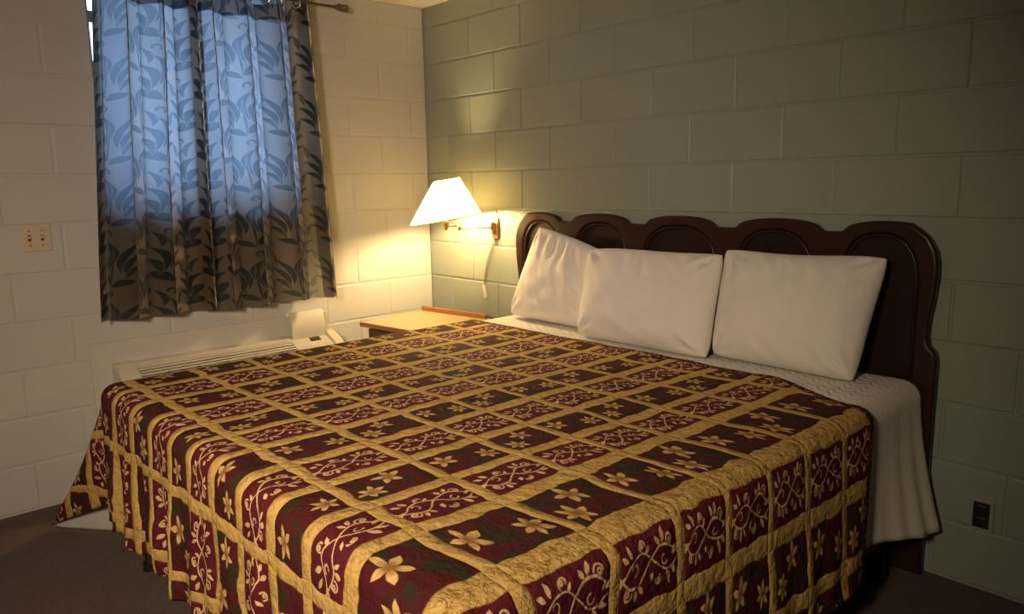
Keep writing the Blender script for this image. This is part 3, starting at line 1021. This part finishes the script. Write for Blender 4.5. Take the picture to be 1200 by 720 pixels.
# ================================================================== wall lamp
def build_lamp():
    bx, bz = 0.605, 1.120
    lp = tag(empty('wall_lamp', (bx, 0, bz)), 'brass swing arm wall lamp with a lit cream cone shade above the nightstand', 'lamp')
    box('wall_plate', (-0.024, -0.012, -0.058), (0.024, -0.0005, 0.058), M_BRASS, lp, 0.003)
    sw = box('switch', (-0.012, -0.030, -0.032), (0.004, -0.012, 0.032), M_BRASS, lp, 0.004)
    j0 = Vector((-0.004, -0.034, 0.004))
    j1 = Vector((-0.118, -0.165, 0.002))
    j2 = Vector((-0.155, -0.225, 0.006))
    bm = bmesh.new()
    add_tube(bm, [(j0.x, -0.03, j0.z), j0, j1], 0.0042, 10)
    from_bm('lower_arm', bm, M_BRASS, lp, True)
    bm = bmesh.new()
    add_tube(bm, [j1 + Vector((0, 0, 0.016)), j2 + Vector((0, 0, 0.016))], 0.0055, 10)
    from_bm('upper_arm', bm, M_BRASS, lp, True)
    for j in (j1, j2, j0):
        tube('pivot', [(j.x, j.y, j.z - 0.010), (j.x, j.y, j.z + 0.026)], 0.0085, M_BRASS, lp, 12)
    # socket, bulb and shade share the tilt of the shade
    vd = Vector((fw.x, fw.y, 0)).normalized()
    sh = Matrix.Translation((-0.155, -0.225, 0.055)) @ Matrix.Rotation(math.radians(-9.0), 4, vd) 
    soc = lathe('socket', [(0.009, -0.045), (0.014, -0.040), (0.017, -0.025), (0.017, -0.010), (0.013, -0.002)], M_BRASS, lp, 20)
    soc.matrix_local = sh
    bulb = lathe('bulb', [(0.010, 0.0), (0.013, 0.015), (0.022, 0.036), (0.029, 0.056), (0.030, 0.068), (0.025, 0.086), (0.013, 0.096), (0.003, 0.0985)], M_BULB, lp, 20)
    bulb.matrix_local = sh @ Matrix.Translation((0, 0, -0.002))
    n = 72
    verts, faces = [], []
    r0, r1, h = 0.194, 0.070, 0.205
    for k in range(n):
        a = 2 * PI * k / n
        for i in range(9):
            f = i / 8
            r = r0 + (r1 - r0) * f
            verts.append((r * math.cos(a) + 0.030 * f, r * math.sin(a) + 0.033 * f, h * f))
    for k in range(n):
        for i in range(8):
            faces.append((k * 9 + i, ((k + 1) % n) * 9 + i, ((k + 1) % n) * 9 + i + 1, k * 9 + i + 1))
    me = mesh_from('lamp_shade', verts, faces)
    s = link('lamp_shade', me, M_SHADE, lp, True)
    s.matrix_local = sh
    bm = bmesh.new()
    for r, z in ((r0, 0.001), (r1, h - 0.001)):
        q = z / h
        add_tube(bm, [(r * math.cos(2 * PI * k / 48) + 0.030 * q, r * math.sin(2 * PI * k / 48) + 0.033 * q, z) for k in range(49)], 0.0022, 6, False)
    tr = from_bm('trim_wire', bm, M_SHADE, s, True)
    # harp, spider ring and finial that carry the shade
    bm = bmesh.new()
    for a in (0, PI):
        add_tube(bm, [(0.016 * math.cos(a), 0.016 * math.sin(a), 0.03), (0.042 * math.cos(a), 0.042 * math.sin(a), 0.075), (0.046 * math.cos(a), 0.046 * math.sin(a), 0.12), (0.03 * math.cos(a), 0.03 * math.sin(a), 0.17), (0.0, 0.0, 0.192)], 0.0016, 6)
    for k in range(3):
        a = 2 * PI * k / 3
        add_tube(bm, [(0, 0, 0.193), (r1 * math.cos(a) + 0.030, r1 * math.sin(a) + 0.033, h - 0.002)], 0.0014, 6)
    hp = from_bm('harp', bm, M_BRASS, lp, True); hp.matrix_local = sh
    fi = lathe('finial', [(0.003, 0.19), (0.007, 0.197), (0.008, 0.206), (0.004, 0.214), (0.001, 0.218)], M_BRASS, lp, 14); fi.matrix_local = sh
    # twin cord down to a channel on the wall
    for dx in (-0.004, 0.007):
        pts = []
        for i in range(15):
            f = i / 14
            pts.append((dx * (1 - f) - 0.105 * f - 0.018 * math.sin(f * PI) + dx * 0.9 * math.sin(f * PI), -0.008, -0.058 - 0.265 * f))
        tube('cord', pts, 0.0021, M_CORD, lp, 6)
    cc = box('cord_channel', (-0.011, -0.014, -0.075), (0.011, -0.0005, 0.0), M_TRIM, lp, 0.003)
    cc.location = (-0.108, 0, -0.318); cc.rotation_euler = (0, math.radians(-16), 0)
build_lamp()

# ================================================================== air conditioner under the window
def build_ac():
    ya, yb = -1.805, -0.705
    ac = tag(empty('air_conditioner', (0.012, (ya + yb) / 2, 0)), 'almond plastic room air conditioner under the curtain with its control lid raised', 'air conditioner')
    Y = lambda y: y - (ya + yb) / 2
    # profile (x from the wall, z) of the shell
    prof = [(0.0, 0.10), (0.185, 0.10), (0.205, 0.13), (0.212, 0.42), (0.205, 0.470), (0.180, 0.505), (0.125, 0.542), (0.070, 0.570), (0.040, 0.583), (0.0, 0.588)]
    def extr(name, y_a, y_b, pr, mat, bev=0.0, parent=ac):
        bm = bmesh.new()
        A = [bm.verts.new((x, Y(y_a), z)) for x, z in pr]; B = [bm.verts.new((x, Y(y_b), z)) for x, z in pr]
        bm.faces.new(A); bm.faces.new(B[::-1])
        for i in range(len(pr)):
            bm.faces.new((A[i], A[(i + 1) % len(pr)], B[(i + 1) % len(pr)], B[i]))
        bmesh.ops.recalc_face_normals(bm, faces=bm.faces)
        if bev:
            bmesh.ops.bevel(bm, geom=[e for e in bm.edges if abs(e.verts[0].co.y - e.verts[1].co.y) < 1e-6], offset=bev, segments=2, affect='EDGES')
        return from_bm(name, bm, mat, parent)
    big = [(x + (0.006 if x > 0 else 0), z + (0.006 if z > 0.2 else 0)) for x, z in prof]
    extr('end_cap', ya, ya + 0.085, big, M_PLASTIC, 0.004)
    extr('end_cap', yb - 0.055, yb, big, M_PLASTIC, 0.004)
    low = [(0.0, 0.10), (0.185, 0.10), (0.205, 0.13), (0.212, 0.42), (0.205, 0.470), (0.0, 0.470)]
    extr('front_panel', ya + 0.085, yb - 0.055, low, M_PLASTIC)
    extr('back_strip', ya + 0.085, -0.965, [(0.0, 0.47), (0.060, 0.47), (0.060, 0.573), (0.040, 0.583), (0.0, 0.588)], M_PLASTIC)
    extr('grille_well', ya + 0.085, -0.965, [(0.060, 0.470), (0.203, 0.470), (0.185, 0.474), (0.060, 0.515)], M_PLASTIC_IN)
    # louvre slats, one by one
    def skin(x):
        return table([(p[0], p[1]) for p in reversed(prof[4:])], x)
    for k in range(8):
        x = 0.072 + k * 0.0168
        z = skin(x)
        extr('slat', ya + 0.085, -0.965, [(x - 0.0045, z + 0.0024), (x + 0.0035, z - 0.0016), (x + 0.0035, z - 0.0034), (x - 0.0045, z + 0.0006)], M_PLASTIC)
    for k in range(5):
        y = ya + 0.22 + k * 0.14
        extr('slat_rib', y - 0.002, y + 0.002, [(0.062, 0.535), (0.200, 0.473), (0.190, 0.470), (0.062, 0.520)], M_PLASTIC_IN)
    cp = extr('control_panel', -0.965, yb - 0.055, [(0.0, 0.47), (0.205, 0.470), (0.180, 0.505), (0.125, 0.540), (0.070, 0.566), (0.050, 0.572), (0.0, 0.588)], M_PLASTIC)
    def slope(name, y0_, y1_, x0_, x1_, lift, mat, parent):
        pr = [(x0_, skin(x0_) - 0.004), (x1_, skin(x1_) - 0.004), (x1_, skin(x1_) + lift), (x0_, skin(x0_) + lift)]
        return extr(name, y0_, y1_, pr, mat, 0.0, parent)
    slope('display', -0.868, -0.812, 0.062, 0.088, 0.0012, M_SCREEN, cp)
    for i in range(4):
        slope('button', -0.935 + i * 0.045, -0.912 + i * 0.045, 0.112, 0.126, 0.0015, M_TRIM, cp)
    # raised lid, slightly curved
    bm = bmesh.new()
    A, B = [], []
    n = 10
    for i in range(n + 1):
        f = i / n
        x = 0.050 - 0.022 * f + 0.016 * math.sin(f * PI)
        z = 0.572 + 0.140 * f
        A.append((x, z))
    rows = []
    for y in (-0.955, yb - 0.060):
        rows.append([bm.verts.new((x, Y(y), z)) for x, z in A] + [bm.verts.new((x - 0.006, Y(y), z)) for x, z in reversed(A)])
    m_ = len(rows[0])
    for i in range(m_):
        bm.faces.new((rows[0][i], rows[0][(i + 1) % m_], rows[1][(i + 1) % m_], rows[1][i]))
    bm.faces.new(rows[0]); bm.faces.new(rows[1][::-1])
    lid = from_bm('control_lid', bm, M_PLASTIC, ac)
build_ac()

# ================================================================== curtains
ROD_X, ROD_Z = 0.106, 2.262
def build_curtain(label, yt0, yt1, yb0, yb1, waves, ph, seed, zbot):
    """grommet panel: folds hang from the rod"""
    NU, ztop = 150, 2.318
    zs = [ztop - 0.006 * i for i in range(20)]
    while zs[-1] > zbot + 0.002: zs.append(max(zbot, zs[-1] - 0.018))
    pos = {}
    cloth = abs(yt1 - yt0) * 1.75
    def pt(f, z):
        g = (ztop - z) / (ztop - zbot)
        ya, yb = yt0 + (yb0 - yt0) * g, yt1 + (yb1 - yt1) * g
        w = f * waves * 2 * PI + ph
        irr = 0.9 * noise.noise((f * 3.1, seed, g * 0.8)) * g
        amp = 0.054 + 0.012 * g + 0.010 * noise.noise((f * 4, seed + 5, g))
        x = ROD_X + amp * math.sin(w + irr) + 0.010 * g + 0.004 * noise.noise((f * 9, z * 3, seed))
        y = ya + (yb - ya) * f + 0.016 * math.sin(2 * (w + irr)) * min(1, f * 8, (1 - f) * 8)
        return Vector((max(0.030, x), y, z))
    gz = ROD_Z - 0.013
    fs = []
    k0 = math.ceil((ph) / PI)
    k = k0
    while True:
        f = (k * PI - ph) / (waves * 2 * PI)
        if f > 0.985: break
        if f > 0.02: fs.append(f)
        k += 1
    verts, uvs, faces = [], [], []
    for j, z in enumerate(zs):
        for i in range(NU + 1):
            p = pt(i / NU, z)
            if j == len(zs) - 1: p.z += 0.006 * math.sin(i / NU * waves * 2 * PI + ph)
            verts.append(tuple(p)); uvs.append((i / NU * cloth + seed, z))
    gp = [pt(f, gz) for f in fs]
    for j in range(len(zs) - 1):
        for i in range(NU):
            q4 = (j * (NU + 1) + i, j * (NU + 1) + i + 1, (j + 1) * (NU + 1) + i + 1, (j + 1) * (NU + 1) + i)
            c = sum((Vector(verts[a]) for a in q4), Vector()) / 4
            if any((c - g).length < 0.0195 for g in gp): continue
            faces.append(q4)
    me = mesh_from('curtain', verts, faces, uvs, 'cloth')
    o = link('curtain', me, M_CURTAIN, None, True)
    tag(o, label, 'curtain', 'curtains at the window')
    # turned-over header behind the top edge
    hv, hf, hu = [], [], []
    hz = [2.222 - 0.010 * i for i in range(8)]
    for j, z in enumerate(hz):
        for i in range(NU + 1):
            p = pt(i / NU, z); p.x -= 0.003
            hv.append(tuple(p)); hu.append((i / NU * cloth + seed, z))
    for j in range(len(hz) - 1):
        for i in range(NU):
            hf.append((j * (NU + 1) + i, j * (NU + 1) + i + 1, (j + 1) * (NU + 1) + i + 1, (j + 1) * (NU + 1) + i))
    link('header', mesh_from('header', hv, hf, hu, 'cloth'), M_CURTAIN, o, True)
    # side hems, turned back
    for f0, f1 in ((0.0, 0.075), (0.925, 1.0)):
        hv, hf, hu = [], [], []
        n = 12
        for z in zs[14:]:
            for i in range(n + 1):
                f = f0 + (f1 - f0) * i / n
                p = pt(f, z); p.x -= 0.003
                if z == zs[-1]: p.z += 0.006
                hv.append(tuple(p)); hu.append((f * cloth + seed, z))
        for j in range(len(zs) - 15):
            for i in range(n):
                hf.append((j * (n + 1) + i, j * (n + 1) + i + 1, (j + 1) * (n + 1) + i + 1, (j + 1) * (n + 1) + i))
        link('side_hem', mesh_from('side_hem', hv, hf, hu, 'cloth'), M_CURTAIN, o, True)
    ring = None
    for f, g in zip(fs, gp):
        tg = (pt(f + 0.002, gz) - pt(f - 0.002, gz)).normalized()
        nrm = tg.cross(Vector((0, 0, 1))).normalized()
        if ring is None:
            bm = bmesh.new()
            add_tube(bm, [(0.0235 * math.cos(2 * PI * k / 28), 0.0235 * math.sin(2 * PI * k / 28), 0) for k in range(29)], 0.0055, 8, False)
            ring = bpy.data.meshes.new('grommet')
            bmesh.ops.recalc_face_normals(bm, faces=bm.faces)
            bm.to_mesh(ring); bm.free()
        r_ = link('grommet', ring, M_GROMMET, o, True)
        r_.location = g
        r_.rotation_euler = nrm.to_track_quat('Z', 'Y').to_euler()
build_curtain('frond patterned curtain panel on the side of the light switch', -1.750, -1.338, -1.862, -1.376, 2.9, 2.2, 1.0, 0.800)
build_curtain('frond patterned curtain panel on the side of the wall lamp', -1.346, -0.800, -1.384, -0.748, 3.5, -1.5, 4.3, 0.785)

rod = tag(empty('curtain_rod', (ROD_X, -1.28, ROD_Z)), 'thin pewter curtain rod with a leafy finial above the window', 'curtain rod')
tube('rod', [(0, -0.62, 0), (0, 0.655, 0)], 0.0058, M_RODMETAL, rod, 14)
for s in (-1, 1):
    bm = bmesh.new()
    y_e = 0.655 if s > 0 else -0.62
    MM = Matrix.Translation((0, y_e, 0)) @ Matrix.Rotation(-s * PI / 2, 4, 'X')
    add_lathe(bm, [(0.008, 0.0), (0.011, 0.006), (0.008, 0.012), (0.010, 0.02), (0.013, 0.045), (0.009, 0.07), (0.002, 0.084)], 14, MM)
    for ring_i, zz_ in enumerate((0.020, 0.042, 0.062)):
        for k in range(5):
            a = 2 * PI * k / 5 + ring_i * 0.6
            c = Vector((math.cos(a) * 0.012, math.sin(a) * 0.012, zz_))
            r = bmesh.ops.create_icosphere(bm, subdivisions=1, radius=1.0)
            L_ = Matrix.Translation(c) @ Matrix.Rotation(a, 4, 'Z') @ Matrix.Rotation(0.5, 4, 'Y') @ Matrix.Diagonal((0.0055, 0.0075, 0.014, 1))
            bmesh.ops.transform(bm, matrix=MM @ L_, verts=r['verts'])
    from_bm('finial', bm, M_RODMETAL, rod, True)
for y in (-0.545, 0.475):
    bm = bmesh.new()
    add_tube(bm, [(-ROD_X + 0.006, y, -0.012), (-0.02, y, -0.012), (-0.004, y, -0.016), (0.006, y, -0.012), (0.0095, y, 0.0)], 0.005, 8)
    add_box(bm, (-ROD_X, y - 0.012, -0.04), (-ROD_X + 0.006, y + 0.012, 0.016), 0.001)
    from_bm('bracket', bm, M_RODMETAL, rod)

# ================================================================== small wall fittings
sw = tag(empty('light_switch', (0.001, -2.034, 1.171)), 'ivory double light switch plate on the cream wall left of the curtain', 'light switch')
box('cover_plate', (0, -0.056, -0.056), (0.006, 0.056, 0.056), M_SWITCH, sw, 0.003)
for y in (-0.023, 0.023):
    bm = bmesh.new()
    add_box(bm, (0.0055, y - 0.0052, -0.012), (0.0075, y + 0.0052, 0.012), 0.0008)
    tg = from_bm('toggle_slot', bm, M_DARKPLASTIC, sw)
    bm = bmesh.new()
    add_box(bm, (0.006, y - 0.0045, -0.002), (0.020, y + 0.0045, 0.009), 0.0015)
    from_bm('toggle', bm, M_SWITCH, sw)
    for z in (-0.031, 0.031):
        lathe('screw', [(0.0001, 0.0), (0.0042, 0.0), (0.0040, 0.0012), (0.0008, 0.0020)], M_BRASS, sw, 12,
              Matrix.Translation((0.006, y, z)) @ Matrix.Rotation(PI / 2, 4, 'Y'))

ol = tag(empty('wall_outlet', (2.985, -0.001, 0.262)), 'wall outlet with black insert low on the grey wall right of the bed', 'outlet')
box('cover_plate', (-0.036, -0.005, -0.056), (0.036, 0.0, 0.056), M_SAGE, ol, 0.003)
box('insert', (-0.024, -0.0065, -0.044), (0.024, -0.0045, 0.044), M_DARKPLASTIC, ol, 0.001)
for z in (-0.022, 0.022):
    rc = box('receptacle', (-0.016, -0.0085, z - 0.014), (0.016, -0.006, z + 0.014), M_DARKPLASTIC, ol, 0.004)
    for x in (-0.0065, 0.0065):
        box('slot', (x - 0.0012, -0.0092, z - 0.002), (x + 0.0012, -0.0084, z + 0.007), M_BLACKMETAL, rc)
